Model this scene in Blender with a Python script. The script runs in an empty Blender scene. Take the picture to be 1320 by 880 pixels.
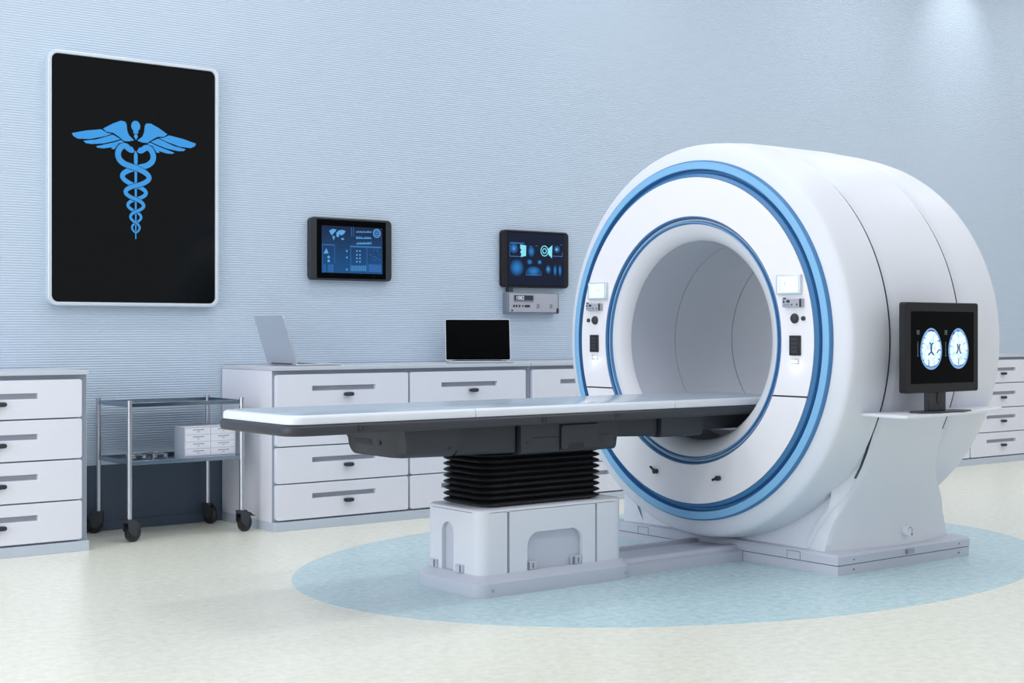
import bpy, bmesh, math, random
from math import sin, cos, pi, radians, sqrt, asin
from mathutils import Vector
random.seed(7)

S = bpy.context.scene
COL = S.collection

# ------------------------------------------------------------------ camera
cam = bpy.data.cameras.new('camera'); cam.lens = 50; cam.sensor_width = 36
cam.shift_y = -13 / 1320; cam.clip_start = 0.05
camo = bpy.data.objects.new('camera', cam); COL.objects.link(camo)
camo.location = (0, 0, 1.095); camo.rotation_euler = (radians(90), 0, radians(-37.6))
S.camera = camo
# ------------------------------------------------------------------ world, lights, exposure
S.view_settings.view_transform = 'Standard'
S.view_settings.look = 'None'
S.view_settings.gamma = 1
S.view_settings.use_curve_mapping = False
S.view_settings.exposure = 0.27
W = bpy.data.worlds.new('world'); S.world = W; W.use_nodes = True
W.node_tree.nodes['Background'].inputs[0].default_value = (0.955, 0.955, 1.0, 1)
W.node_tree.nodes['Background'].inputs[1].default_value = 0.56


def area(name, loc, rot, sx, sy, power, col):
    l = bpy.data.lights.new(name, 'AREA'); l.shape = 'RECTANGLE'; l.size = sx; l.size_y = sy
    l.energy = power; l.color = col
    o = bpy.data.objects.new(name, l); COL.objects.link(o); o.location = loc; o.rotation_euler = rot
    return o


# added key light from the left, placed at an added, unseen window
area('added_key_light', (-2.42, 4.6, 1.87), (0, radians(-90), 0), 3.4, 4.6, 138, (0.975, 0.97, 1.0))
CEIL = 4.6
LUMS = [(x, y) for y in (2.2, 4.3, 6.3) for x in (0.9, 3.6, 6.4, 9.2, 12.0)]  # added grid of unseen ceiling panels, spread to light the room evenly
for lx, ly in LUMS:
    area('added_panel_light', (lx, ly, CEIL - 0.045), (0, 0, 0), 1.16, 0.56, 11, (0.98, 0.98, 1.0))


# ------------------------------------------------------------------ materials
def lin(c):
    return tuple(((v / 255) / 12.92 if v / 255 <= 0.04045 else ((v / 255 + 0.055) / 1.055) ** 2.4) for v in c)


MATS = {}


def mat(name, rgb, rough=0.4, metal=0.0, noise=0.0, nscale=40, bump=0.0, bscale=200, emit=None, estr=1.0, coat=0.0, spec=0.5):
    if name in MATS: return MATS[name]
    m = bpy.data.materials.new(name); m.use_nodes = True
    nt = m.node_tree; b = nt.nodes['Principled BSDF']
    c = lin(rgb)
    b.inputs['Base Color'].default_value = (*c, 1)
    b.inputs['Roughness'].default_value = rough; b.inputs['Metallic'].default_value = metal
    b.inputs['Coat Weight'].default_value = coat; b.inputs['Specular IOR Level'].default_value = spec
    tc = nt.nodes.new('ShaderNodeTexCoord')
    n = nt.nodes.new('ShaderNodeTexNoise'); n.inputs['Scale'].default_value = nscale; n.inputs['Detail'].default_value = 3
    nt.links.new(tc.outputs['Object'], n.inputs['Vector'])
    mx = nt.nodes.new('ShaderNodeMixRGB'); mx.blend_type = 'MIX'
    mx.inputs[1].default_value = (*[v * (1 - noise) for v in c], 1)
    mx.inputs[2].default_value = (*[min(1, v * (1 + noise)) for v in c], 1)
    nt.links.new(n.outputs['Fac'], mx.inputs[0]); nt.links.new(mx.outputs[0], b.inputs['Base Color'])
    if bump:
        n2 = nt.nodes.new('ShaderNodeTexNoise'); n2.inputs['Scale'].default_value = bscale
        nt.links.new(tc.outputs['Object'], n2.inputs['Vector'])
        bp = nt.nodes.new('ShaderNodeBump'); bp.inputs['Strength'].default_value = bump; bp.inputs['Distance'].default_value = 0.002
        nt.links.new(n2.outputs['Fac'], bp.inputs['Height']); nt.links.new(bp.outputs[0], b.inputs['Normal'])
    if emit:
        b.inputs['Emission Color'].default_value = (*lin(emit), 1); b.inputs['Emission Strength'].default_value = estr
    MATS[name] = m
    return m


M_WHITE = mat('scanner_white_enamel', (222, 226, 235), 0.45, noise=0.012, nscale=6)
M_PANEL = mat('face_panel_white', (238, 237, 242), 0.35, noise=0.008, nscale=6)
M_BLUE = mat('ring_light_blue_enamel', (128, 184, 226), 0.4, noise=0.02, nscale=8)
M_BLUED = mat('ring_deep_blue_enamel', (66, 124, 176), 0.4, noise=0.02, nscale=8)
M_CREAM = mat('bore_flare_pale', (214, 216, 222), 0.38, noise=0.01)
M_BORE = mat('bore_liner_grey', (196, 201, 212), 0.5, noise=0.02, nscale=12)
M_BASEG = mat('base_grey_enamel', (196, 201, 214), 0.4, noise=0.015, nscale=9)
M_DARKGAP = mat('dark_gap', (34, 40, 50), 0.6, noise=0.05)
M_CHAR = mat('charcoal_plastic', (54, 57, 65), 0.42, noise=0.04, nscale=20, spec=0.4)
M_CHAR2 = mat('charcoal_plastic_matt', (46, 49, 57), 0.5, noise=0.04, nscale=20)
M_RUBBER = mat('black_rubber', (20, 22, 25), 0.42, noise=0.08, nscale=30)
M_BLACK = mat('black_plastic', (20, 22, 26), 0.35, noise=0.05)
M_BEZEL = mat('monitor_bezel_black', (28, 29, 33), 0.45, noise=0.04, spec=0.25)
M_PAD = mat('pad_white_vinyl', (220, 226, 234), 0.3, noise=0.01, nscale=10)
M_PADT = mat('pad_top_grey_vinyl', (172, 186, 198), 0.2, noise=0.02, nscale=10)
M_CAB = mat('cabinet_white_laminate', (226, 228, 238), 0.42, noise=0.012, nscale=8)
M_CABF = mat('cabinet_frame_grey', (190, 201, 214), 0.45, noise=0.015, nscale=8)
M_TOP = mat('countertop_grey_stone', (198, 203, 212), 0.32, noise=0.03, nscale=60)
M_SLOT = mat('handle_slot_grey', (168, 172, 184), 0.45, noise=0.03)
M_STEEL = mat('brushed_steel', (196, 200, 208), 0.24, 1.0, noise=0.05, nscale=60)
M_STEELD = mat('tray_steel', (150, 165, 178), 0.18, 1.0, noise=0.05, nscale=30)
M_ALU = mat('laptop_aluminium', (206, 211, 218), 0.34, 0.75, noise=0.02)
M_FRAME = mat('sign_frame_silver', (214, 224, 232), 0.3, 0.35, noise=0.02)
M_GLASSB = mat('sign_black_glass', (5, 8, 10), 0.12, noise=0.1, spec=0.17)
M_EMBLEM = mat('emblem_blue', (40, 120, 180), 0.5, emit=(40, 140, 205), estr=0.35)
M_EMBGAP = mat('emblem_outline_dark', (18, 26, 32), 0.4)
M_SCRB = mat('screen_black', (3, 4, 5), 0.2, noise=0.05, spec=0.04)
M_TABG = mat('tablet_grey', (46, 52, 56), 0.42, noise=0.04, spec=0.3)
M_INSTR = mat('instrument_grey', (170, 173, 184), 0.45, noise=0.03, nscale=60)
M_INSTD = mat('instrument_edge', (120, 130, 145), 0.5, noise=0.03)
M_PRINT = mat('dark_print', (42, 46, 58), 0.6)
M_PRINTL = mat('light_print', (140, 145, 158), 0.6)
M_DIGIT = mat('display_digits', (220, 226, 230), 0.5, emit=(220, 228, 232), estr=0.35)
M_TOUCH = mat('touch_screen_glow', (214, 240, 246), 0.3, emit=(205, 238, 246), estr=0.42)
M_TOUCHM = mat('touch_screen_marks', (150, 200, 214), 0.4, emit=(150, 205, 216), estr=0.3)
M_LED = mat('white_led', (240, 246, 255), 0.4, emit=(236, 246, 255), estr=1.5)
M_LAMP = mat('luminaire_diffuser', (250, 250, 250), 0.6, emit=(250, 252, 255), estr=1.5)
M_CEIL = mat('ceiling_paint', (232, 236, 240), 0.8, noise=0.01)
M_SEAMSHADE = mat('seam_shade_grey', (70, 80, 96), 0.6, noise=0.03)  # dark tone painted in for the shade deep in the shell seams
M_FACEF = mat('cabinet_face_frame_shaded', (146, 157, 172), 0.5, noise=0.02)  # frame grey, darkened to paint in shade between the drawers
M_HINT = mat('seam_line_grey', (120, 128, 142), 0.6)


def floor_mat(name, a, b_, sx, sy, fleck):
    m = bpy.data.materials.new(name); m.use_nodes = True; nt = m.node_tree; p = nt.nodes['Principled BSDF']
    tc = nt.nodes.new('ShaderNodeTexCoord'); mp = nt.nodes.new('ShaderNodeMapping')
    mp.inputs['Scale'].default_value = (sx, sy, 1); nt.links.new(tc.outputs['Object'], mp.inputs['Vector'])
    n = nt.nodes.new('ShaderNodeTexNoise'); n.inputs['Scale'].default_value = 26; n.inputs['Detail'].default_value = 5; n.inputs['Roughness'].default_value = 0.7
    nt.links.new(mp.outputs[0], n.inputs['Vector'])
    r = nt.nodes.new('ShaderNodeValToRGB'); r.color_ramp.elements[0].position = 0.3; r.color_ramp.elements[1].position = 0.7
    r.color_ramp.elements[0].color = (*lin(a), 1); r.color_ramp.elements[1].color = (*lin(b_), 1)
    nt.links.new(n.outputs['Fac'], r.inputs[0])
    v = nt.nodes.new('ShaderNodeTexVoronoi'); v.inputs['Scale'].default_value = 70; nt.links.new(mp.outputs[0], v.inputs['Vector'])
    r2 = nt.nodes.new('ShaderNodeValToRGB'); r2.color_ramp.elements[0].position = 0.05; r2.color_ramp.elements[1].position = 0.22
    r2.color_ramp.elements[0].color = (1, 1, 1, 1); r2.color_ramp.elements[1].color = (0, 0, 0, 1)
    nt.links.new(v.outputs['Distance'], r2.inputs[0])
    hs = nt.nodes.new('ShaderNodeMath'); hs.operation = 'MULTIPLY'; hs.inputs[1].default_value = fleck[3]
    nt.links.new(r2.outputs[0], hs.inputs[0])
    mx = nt.nodes.new('ShaderNodeMixRGB'); mx.inputs[2].default_value = (*lin(fleck[:3]), 1)
    nt.links.new(hs.outputs[0], mx.inputs[0]); nt.links.new(r.outputs[0], mx.inputs[1])
    nt.links.new(mx.outputs[0], p.inputs['Base Color'])
    p.inputs['Roughness'].default_value = 0.27; p.inputs['Specular IOR Level'].default_value = 0.45
    return m


M_FLOOR = floor_mat('floor_pale_vinyl', (219, 220, 205), (239, 238, 225), 1, 1, (206, 209, 197, 0.5))
M_INLAY = floor_mat('floor_blue_vinyl', (166, 198, 206), (204, 226, 229), 1, 1, (222, 238, 238, 0.55))
M_WALL = mat('wall_blue_ribbed', (190, 205, 221), 0.5, noise=0.012, nscale=2.5)
M_WAINS = mat('wall_dark_slate', (72, 88, 106), 0.5, noise=0.03, nscale=4)
M_WALLP = mat('wall_plain_blue', (186, 203, 222), 0.7, noise=0.01, nscale=2)


# ------------------------------------------------------------------ mesh helpers
class MB:
    def __init__(s):
        s.v = []; s.f = []; s.m = []

    def add(s, vs, fs, mi=0):
        o = len(s.v); s.v += [tuple(v) for v in vs]; s.f += [tuple(i + o for i in f) for f in fs]; s.m += [mi] * len(fs)
        return s

    def box(s, x0, x1, y0, y1, z0, z1, mi=0):
        v = [(x, y, z) for z in (z0, z1) for y in (y0, y1) for x in (x0, x1)]
        return s.add(v, [(0, 2, 3, 1), (4, 5, 7, 6), (0, 1, 5, 4), (2, 6, 7, 3), (0, 4, 6, 2), (1, 3, 7, 5)], mi)

    def loft(s, loops, cap0=True, cap1=True, close=True, mi=0):
        n = len(loops[0]); v = [p for l in loops for p in l]; f = []
        for i in range(len(loops) - 1):
            for j in range(n if close else n - 1):
                a, b = i * n + j, i * n + (j + 1) % n
                f.append((a, b, b + n, a + n))
        if cap0: f.append(tuple(reversed(range(n))))
        if cap1: f.append(tuple(range((len(loops) - 1) * n, len(loops) * n)))
        return s.add(v, f, mi)

    def prism(s, poly, axis, a, b, mi=0):
        """poly is a list of 2D points in the two other axes (cyclic order kept), extruded from a to b along axis"""
        def P(p, t):
            return {0: (t, p[0], p[1]), 1: (p[0], t, p[1]), 2: (p[0], p[1], t)}[axis]
        return s.loft([[P(p, a) for p in poly], [P(p, b) for p in poly]], mi=mi)

    def rev(s, prof, cy, cz, n=128, a0=0, a1=2 * pi, mi=0):
        """revolve (x, r) profile about the x axis through (cy, cz); a = 0 points to -y, 90 degrees up"""
        full = abs(a1 - a0 - 2 * pi) < 1e-6
        k = n if full else n + 1
        v = []; f = []
        for (x, r) in prof:
            for i in range(k):
                a = a0 + (a1 - a0) * i / n
                v.append((x, cy - r * cos(a), cz + r * sin(a)))
        for p in range(len(prof) - 1):
            for i in range(n):
                j = (i + 1) % k
                f.append((p * k + i, p * k + j, (p + 1) * k + j, (p + 1) * k + i))
        return s.add(v, f, mi)

    def cyl(s, c, axis, r, h, n=24, mi=0, r2=None):
        r2 = r if r2 is None else r2
        def ring(t, rr):
            out = []
            for i in range(n):
                a = 2 * pi * i / n; u, w = rr * cos(a), rr * sin(a)
                out.append({0: (c[0] + t, c[1] + u, c[2] + w), 1: (c[0] + u, c[1] + t, c[2] + w), 2: (c[0] + u, c[1] + w, c[2] + t)}[axis])
            return out
        return s.loft([ring(0, r), ring(h, r2)], mi=mi)

    def tube(s, pts, r, n=10, mi=0):
        pts = [Vector(p) for p in pts]; loops = []
        for i, p in enumerate(pts):
            d = (pts[min(i + 1, len(pts) - 1)] - pts[max(i - 1, 0)]).normalized()
            up = Vector((0, 0, 1)) if abs(d.z) < 0.9 else Vector((1, 0, 0))
            a = d.cross(up).normalized(); b = d.cross(a)
            loops.append([tuple(p + a * r * cos(2 * pi * k / n) + b * r * sin(2 * pi * k / n)) for k in range(n)])
        return s.loft(loops, mi=mi)

    def build(s, name, mats, parent=None, smooth=None, bevel=0, seg=2, solid=0, local=False):
        me = bpy.data.meshes.new(name)
        off = Vector((0, 0, 0))
        if parent is not None and not local:
            p = parent
            while p is not None:
                off += Vector(p.location); p = p.parent
        me.from_pydata([(v[0] - off.x, v[1] - off.y, v[2] - off.z) for v in s.v], [], s.f)
        ml = mats if isinstance(mats, (list, tuple)) else [mats]
        for m in ml: me.materials.append(m)
        if len(ml) > 1: me.polygons.foreach_set('material_index', s.m)
        bm = bmesh.new(); bm.from_mesh(me)
        bmesh.ops.remove_doubles(bm, verts=bm.verts, dist=1e-6)
        bmesh.ops.recalc_face_normals(bm, faces=bm.faces)
        bm.to_mesh(me); bm.free()
        o = bpy.data.objects.new(name, me); COL.objects.link(o); o.parent = parent
        if solid:
            md = o.modifiers.new('s', 'SOLIDIFY'); md.thickness = solid; md.offset = 0
        if bevel:
            md = o.modifiers.new('b', 'BEVEL'); md.width = bevel; md.segments = seg; md.limit_method = 'ANGLE'; md.angle_limit = radians(40)
            md.harden_normals = False
            if smooth is None: smooth = 42
        if smooth:
            me.polygons.foreach_set('use_smooth', [True] * len(me.polygons))
            me.set_sharp_from_angle(angle=radians(smooth))
        return o


def rrect(x0, x1, y0, y1, r, n=6):
    """rounded rectangle, counter-clockwise"""
    out = []
    for cx, cy, a in ((x1 - r, y0 + r, -90), (x1 - r, y1 - r, 0), (x0 + r, y1 - r, 90), (x0 + r, y0 + r, 180)):
        for i in range(n + 1):
            t = radians(a + 90 * i / n); out.append((cx + r * cos(t), cy + r * sin(t)))
    return out


def rloop(x0, x1, y0, y1, r, z, n=6):
    return [(p[0], p[1], z) for p in rrect(x0, x1, y0, y1, r, n)]


def inset_plate(outer, hole, axis, t0, t1, mb, depth=None):
    """plate in the plane across axis, from t0 (front) to t1 (back), with a hole cut through it"""
    bm = bmesh.new()
    def P(p, t):
        return {0: (t, p[0], p[1]), 1: (p[0], t, p[1]), 2: (p[0], p[1], t)}[axis]
    ed = []
    for lp in (outer, hole):
        vs = [bm.verts.new(P(p, t0)) for p in lp]
        ed += [bm.edges.new((vs[i], vs[(i + 1) % len(vs)])) for i in range(len(vs))]
    bmesh.ops.triangle_fill(bm, use_beauty=True, use_dissolve=False, edges=ed)
    bm.verts.index_update()
    mb.add([v.co[:] for v in bm.verts], [[v.index for v in f.verts] for f in bm.faces])
    bm.free()
    mb.loft([[P(p, t0) for p in outer], [P(p, t1) for p in outer]], cap0=False, cap1=False)
    mb.loft([[P(p, t0) for p in hole], [P(p, t1) for p in hole]], cap0=False, cap1=False)


def thing(name, label, cat, loc, group=None):
    o = bpy.data.objects.new(name, None); COL.objects.link(o); o.location = loc
    o.empty_display_size = 0.1
    o['label'] = label; o['category'] = cat
    if group: o['group'] = group
    return o


def struct(o):
    o['kind'] = 'structure'; return o


def tag(o, label, cat, group=None):
    o['label'] = label; o['category'] = cat
    if group: o['group'] = group
    return o


def copy_tree(o, parent=None):
    c = o.copy(); COL.objects.link(c); c.parent = parent
    for ch in list(o.children): copy_tree(ch, c)
    return c


# ------------------------------------------------------------------ the room
YW = 7.57                     # face of the back wall
X0, X1, Y0 = -2.5, 15.0, -1.5
fl = struct(MB().box(X0 - .2, X1, Y0, YW + .2, -0.1, 0).build('floor', M_FLOOR))
inl = MB()
inl.loft([[(4.915 + 2.013 * cos(2 * pi * i / 160), 4.995 + 1.48 * sin(2 * pi * i / 160), z) for i in range(160)] for z in (-0.004, 0.0012)])
inl.build('blue_inlay', M_INLAY, fl)

# back wall: ribbed upper cladding, dark wainscot below
wall = struct(MB().box(X0 - .2, X1, YW + 0.012, YW + 0.2, 0, CEIL + 0.1).build('wall_back', M_WALLP))
rb = MB(); pitch = 0.0135; z = 0.36; prof = []
while z < CEIL:
    prof += [(YW + 0.0017, z), (YW, z + pitch * 0.3), (YW, z + pitch * 0.75), (YW + 0.0017, z + pitch * 0.95)]
    z += pitch
rb.loft([[(x, p[0], p[1]) for p in prof] for x in (X0, X1)], cap0=False, cap1=False, close=False)
rbo = rb.build('ribbed_cladding', M_WALL, wall)
rbo['kind'] = 'stuff'
MB().box(X0, X1, YW, YW + 0.012, 0, 0.36).build('wainscot', M_WAINS, wall)
struct(MB().box(X0, X1, YW - 0.008, YW, 0, 0.055).build('baseboard_back', M_WAINS, bevel=0.003))
# left wall, out of view; its window is added to house the key light
wl = MB()
wl.box(X0 - .2, X0, Y0, 2.2, 0, CEIL); wl.box(X0 - .2, X0, 7.0, YW + .2, 0, CEIL)
wl.box(X0 - .2, X0, 2.2, 7.0, 0, 0.12); wl.box(X0 - .2, X0, 2.2, 7.0, 3.6, CEIL)
struct(wl.build('wall_left', M_WALLP))
wf = MB()
for a, b, c, d in ((2.2, 7.0, .12, .18), (2.2, 7.0, 3.54, 3.6), (2.2, 2.26, .18, 3.54), (6.94, 7.0, .18, 3.54), (3.78, 3.84, .18, 3.54), (5.36, 5.42, .18, 3.54)):
    wf.box(X0 - .12, X0 - .04, a, b, c, d)
struct(wf.build('added_window_1', M_FRAME))
cl = struct(MB().box(X0 - .2, X1, Y0, YW + .2, CEIL, CEIL + 0.1).build('ceiling', M_CEIL))
for k, (lx, ly) in enumerate(LUMS):
    t = thing('added_ceiling_light', 'flat rectangular ceiling light panel, added unseen above the room', 'light', (lx, ly, CEIL), 'added ceiling light panels')
    fr = MB()
    fr.box(lx - .62, lx + .62, ly - .32, ly - .29, CEIL - .04, CEIL); fr.box(lx - .62, lx + .62, ly + .29, ly + .32, CEIL - .04, CEIL)
    fr.box(lx - .62, lx - .59, ly - .29, ly + .29, CEIL - .04, CEIL); fr.box(lx + .59, lx + .62, ly - .29, ly + .29, CEIL - .04, CEIL)
    fr.build('frame', M_FRAME, t)
    MB().box(lx - .59, lx + .59, ly - .29, ly + .29, CEIL - .03, CEIL - .02).build('diffuser', M_LAMP, t)
# wall-washing downlight near the far end of the wall
t = thing('ceiling_spotlight', 'small ceiling spotlight washing the wall high above the right side', 'light', (10.75, 6.85, CEIL))
MB().cyl((10.75, 6.85, CEIL - 0.14), 2, 0.05, 0.14).build('housing', M_FRAME, t, smooth=40)
MB().cyl((10.75, 6.85, CEIL - 0.145), 2, 0.042, 0.004).build('lens', M_LAMP, t)
sl = bpy.data.lights.new('wall_spot', 'SPOT'); sl.energy = 26; sl.spot_size = radians(70); sl.spot_blend = 1.0; sl.shadow_soft_size = 0.05
so = bpy.data.objects.new('wall_spot', sl); COL.objects.link(so); so.location = (10.75, 6.85, CEIL - 0.16)
so.rotation_euler = (radians(44), 0, 0)

# ------------------------------------------------------------------ drawer cabinets
YC = 6.926; YB = 6.958; DEP = YW - 0.009
UW = 1.785
ROWS = [(0.060, 0.2535), (0.2605, 0.4575), (0.4645, 0.6615), (0.6685, 0.857)]
COLS = [(0.016, 0.874), (0.890, 1.744)]


def cabinet_unit(x0):
    root = thing('drawer_cabinet', '', 'cabinet', (x0, YC, 0), 'white drawer cabinets along the blue wall')
    b = MB()
    b.box(x0, x0 + UW - .006, YB, DEP, 0.05, 0.879)
    b.build('body', M_CAB, root, bevel=0.002)
    MB().box(x0 + .002, x0 + UW - .008, YB - .0015, YB + .001, 0.05, 0.879).build('shaded_face_frame', M_FACEF, root)  # thin front sheet; its dark tone stands in for shade in the gaps
    MB().box(x0, x0 + UW - .006, YC, DEP, 0, 0.05).build('plinth', M_CABF, root, bevel=0.0015)
    for ci, (ca, cb) in enumerate(COLS):
        for ri, (za, zb) in enumerate(ROWS):
            xa, xb = x0 + ca, x0 + cb
            cx = (xa + xb) / 2; h = zb - za
            s0, s1 = cx - 0.2075, cx + 0.2075; zs = (.183, .383, .580, .779)[ri] - .014; ze = zs + 0.028
            d = MB()
            inset_plate(rrect(xa, xb, za, zb, 0.012, 3), [(s0, zs), (s1, zs), (s1, ze), (s0, ze)], 1, YC + 0.003, YB, d)
            # soft rounded face edge
            dr = d.build('drawer', M_CAB, root, bevel=0.0035, seg=2)
            r = MB(); r.add([(s0, YB - .004, zs), (s1, YB - .004, zs), (s1, YB - .004, ze), (s0, YB - .004, ze)], [(0, 1, 2, 3)])
            r.build('handle_slot', M_SLOT, dr)
            k = MB(); kx, kz = cx + 0.018, zs - 0.022
            lp = lambda y, s: [(kx + 0.031 * s * (1 if abs(cos(a)) < 1e-9 else abs(cos(a)) ** .5 * (1 if cos(a) > 0 else -1)) if abs(cos(a)) > 1e-9 else kx,
                                y, kz + 0.0115 * s * (abs(sin(a)) ** .7) * (1 if sin(a) > 0 else -1)) for a in [2 * pi * i / 20 for i in range(20)]]
            k.loft([lp(YC + .004, .8), lp(YC - .012, .85), lp(YC - .016, 1), lp(YC - .022, 1), lp(YC - .025, .85)])
            k.build('pull_knob', M_PRINT, dr, smooth=50)
    return root


cab0 = cabinet_unit(3.70)
cab0['label'] = 'white drawer cabinet beside the steel cart, carrying both laptops'
for x0, lab in ((5.485, 'white drawer cabinet under the wall box, partly hidden by the scanner ring'),
                (7.27, 'white drawer cabinet mostly hidden behind the big scanner body'),
                (9.185, 'white drawer cabinet showing at the far right behind the scanner'),
                (2.664 - UW + .006, 'white drawer cabinet left of the steel cart, cut by the picture edge')):
    c = copy_tree(cab0); c.location.x = x0; c['label'] = lab
for x0, x1, lab in ((3.70, 5.482, 'grey countertop slab with the two laptops on it'),
                    (5.487, 7.268, 'grey countertop slab below the clock box next to the scanner ring'),
                    (7.272, 9.05, 'grey countertop slab hidden behind the scanner body'),
                    (9.185, 10.965, 'grey countertop slab at the far right behind the scanner'),
                    (2.664 - UW, 2.664, 'grey countertop slab left of the steel cart')):
    tag(MB().box(x0, x1, YC, DEP, 0.88, 0.90).build('countertop', M_TOP, bevel=0.002), lab, 'countertop', 'grey countertop slabs')

# ------------------------------------------------------------------ illuminated sign with the caduceus
PX0, PX1, PZ0, PZ1 = 2.669, 3.661, 1.234, 2.607; PY = 7.52
sg = thing('wall_sign', 'tall black glass sign with silver frame and blue caduceus', 'sign', ((PX0 + PX1) / 2, YW, PZ0))
f = MB()
inset_plate(rrect(PX0, PX1, PZ0, PZ1, 0.05, 8), rrect(PX0 + .02, PX1 - .02, PZ0 + .02, PZ1 - .02, 0.036, 8), 1, PY, YW, f)
f.build('frame', M_FRAME, sg, bevel=0.004, seg=3)
MB().prism(rrect(PX0 + .021, PX1 - .021, PZ0 + .021, PZ1 - .021, 0.035, 8), 1, PY + .01, PY + .03).build('glass_panel', M_GLASSB, sg, bevel=0.003)
EX, EZT, KE = 3.162, 2.3065, 0.658 / 795      # emblem centre line, top reference, metres per design unit


def emp(u, v, y):
    return (EX + (u - 448) * KE * 1.02, y, EZT - v * KE)


def flat(mb, pts, y, th=0.0012):
    mb.loft([[emp(u, v, y) for u, v in pts], [emp(u, v, y + th) for u, v in pts]])


FE = [[(385, 75), (375, 58), (345, 52), (290, 72), (226, 105), (250, 126), (295, 133), (332, 158), (367, 187), (400, 190), (437, 183), (402, 150), (390, 120)],
      [(20, 135), (115, 118), (215, 110), (253, 133), (286, 140), (240, 155), (140, 174), (60, 172), (30, 155)],
      [(95, 185), (180, 177), (293, 145), (343, 175), (300, 188), (230, 203), (150, 207), (110, 200)],
      [(178, 222), (230, 211), (300, 196), (348, 181), (368, 195), (330, 203), (290, 228), (230, 236), (190, 232)],
      [(280, 238), (306, 214), (334, 206), (318, 220), (302, 243)]]


def wing(name, sgn):
    w_ = None
    for p in FE:
        m = MB(); flat(m, [(448 + sgn * (448 - a), b + .084 * (448 - a)) for a, b in p], PY + 0.0085)
        o = m.build('wing' if w_ is None else 'feather', M_EMBLEM, sg if w_ is None else w_)
        w_ = w_ or o


wing('w', 1); wing('w', -1)
m = MB()
flat(m, [(448 + 31 * cos(a), 88 + 36 * sin(a)) for a in [2 * pi * i / 28 for i in range(28)]], PY + .0085)
flat(m, [(430, 123), (467, 123), (464, 137), (432, 137)], PY + .0085)
flat(m, [(440, 140), (457, 140), (463, 160), (450, 180), (436, 160)], PY + .0085)
flat(m, [(436, 335), (436, 280), (447, 250), (461, 280), (461, 335)], PY + .0088)
flat(m, [(439, 335), (458, 335), (452, 845), (445, 845)], PY + .0088)
m.build('staff', M_EMBLEM, sg)


def snake(sgn):
    pts = [(432, 243), (415, 250), (396, 240), (380, 228), (357, 229), (336, 250), (326, 285), (337, 320), (368, 345), (408, 358), (448, 368)]
    sm = []
    for i in range(len(pts) - 1):
        p0, p1, p2, p3 = pts[max(0, i - 1)], pts[i], pts[i + 1], pts[min(len(pts) - 1, i + 2)]
        for k in range(5):
            t = k / 5
            sm.append(tuple(.5 * (2 * p1[c] + (p2[c] - p0[c]) * t + (2 * p0[c] - 5 * p1[c] + 4 * p2[c] - p3[c]) * t * t + (3 * p1[c] - p0[c] - 3 * p2[c] + p3[c]) * t ** 3) for c in (0, 1)))
    pts = [(448 - sgn * (448 - a), b) for a, b in sm + [pts[-1]]]
    cr = [370, 487, 578, 660, 735, 803]; am = [92, 71, 54, 37, 26]
    s = sgn
    for i in range(5):
        for k in range(1, 15):
            t = k / 14
            q = sin(pi * t); q = q ** 0.8
            pts.append((448 + s * am[i] * q, cr[i] + (cr[i + 1] - cr[i]) * (t + 0.0 * sin(2 * pi * t))))
        s = -s
    return pts


def ribbon(pts, y, extra=0):
    mb = MB(); L = []; R = []
    n = len(pts)
    for i, (u, v) in enumerate(pts):
        a = pts[max(0, i - 1)]; b = pts[min(n - 1, i + 1)]
        d = Vector((b[0] - a[0], b[1] - a[1])).normalized()
        w = (19 - 13.5 * min(1, max(0, (v - 330) / 470))) * (0.55 if i == 0 else 1) + extra
        L.append((u - d.y * w, v + d.x * w)); R.append((u + d.y * w, v - d.x * w))
    for i in range(n - 1):
        flat(mb, [L[i], L[i + 1], R[i + 1], R[i]], y, 0.0006)
    return mb


ribbon(snake(-1), PY + .0084).build('serpent', M_EMBLEM, sg)
ribbon(snake(1), PY + .0076, 4).build('serpent_outline', M_EMBGAP, sg)
ribbon(snake(1), PY + .0068).build('serpent', M_EMBLEM, sg)


# ------------------------------------------------------------------ wall tablets
def glow(name, rgb, s=1.0):
    return mat(name, rgb, 0.4, emit=rgb, estr=s)


M_G1 = glow('screen_glow_cyan', (72, 140, 190), 0.38)
M_G2 = glow('screen_glow_blue', (36, 92, 156), 0.35)
M_G3 = glow('screen_glow_navy', (22, 52, 98), 0.4)
M_G4 = glow('screen_glow_teal', (110, 190, 205), 0.5)
M_G5 = glow('screen_glow_bright', (160, 225, 255), 0.8)


def screen_gradient(name, top, bot, s):
    m = bpy.data.materials.new(name); m.use_nodes = True; nt = m.node_tree; p = nt.nodes['Principled BSDF']
    tc = nt.nodes.new('ShaderNodeTexCoord'); sp = nt.nodes.new('ShaderNodeSeparateXYZ'); nt.links.new(tc.outputs['Generated'], sp.inputs[0])
    r = nt.nodes.new('ShaderNodeValToRGB'); r.color_ramp.elements[0].color = (*lin(bot), 1); r.color_ramp.elements[1].color = (*lin(top), 1)
    nt.links.new(sp.outputs['Z'], r.inputs[0]); nt.links.new(r.outputs[0], p.inputs['Emission Color'])
    p.inputs['Emission Strength'].default_value = s; p.inputs['Specular IOR Level'].default_value = 0.08; p.inputs['Base Color'].default_value = (0.01, 0.015, 0.03, 1); p.inputs['Roughness'].default_value = 0.15
    return m


M_SCR1 = screen_gradient('dashboard_screen', (18, 30, 60), (22, 88, 146), 0.6)
M_SCR2 = screen_gradient('hologram_screen', (10, 15, 32), (10, 14, 28), 0.6)


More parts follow.
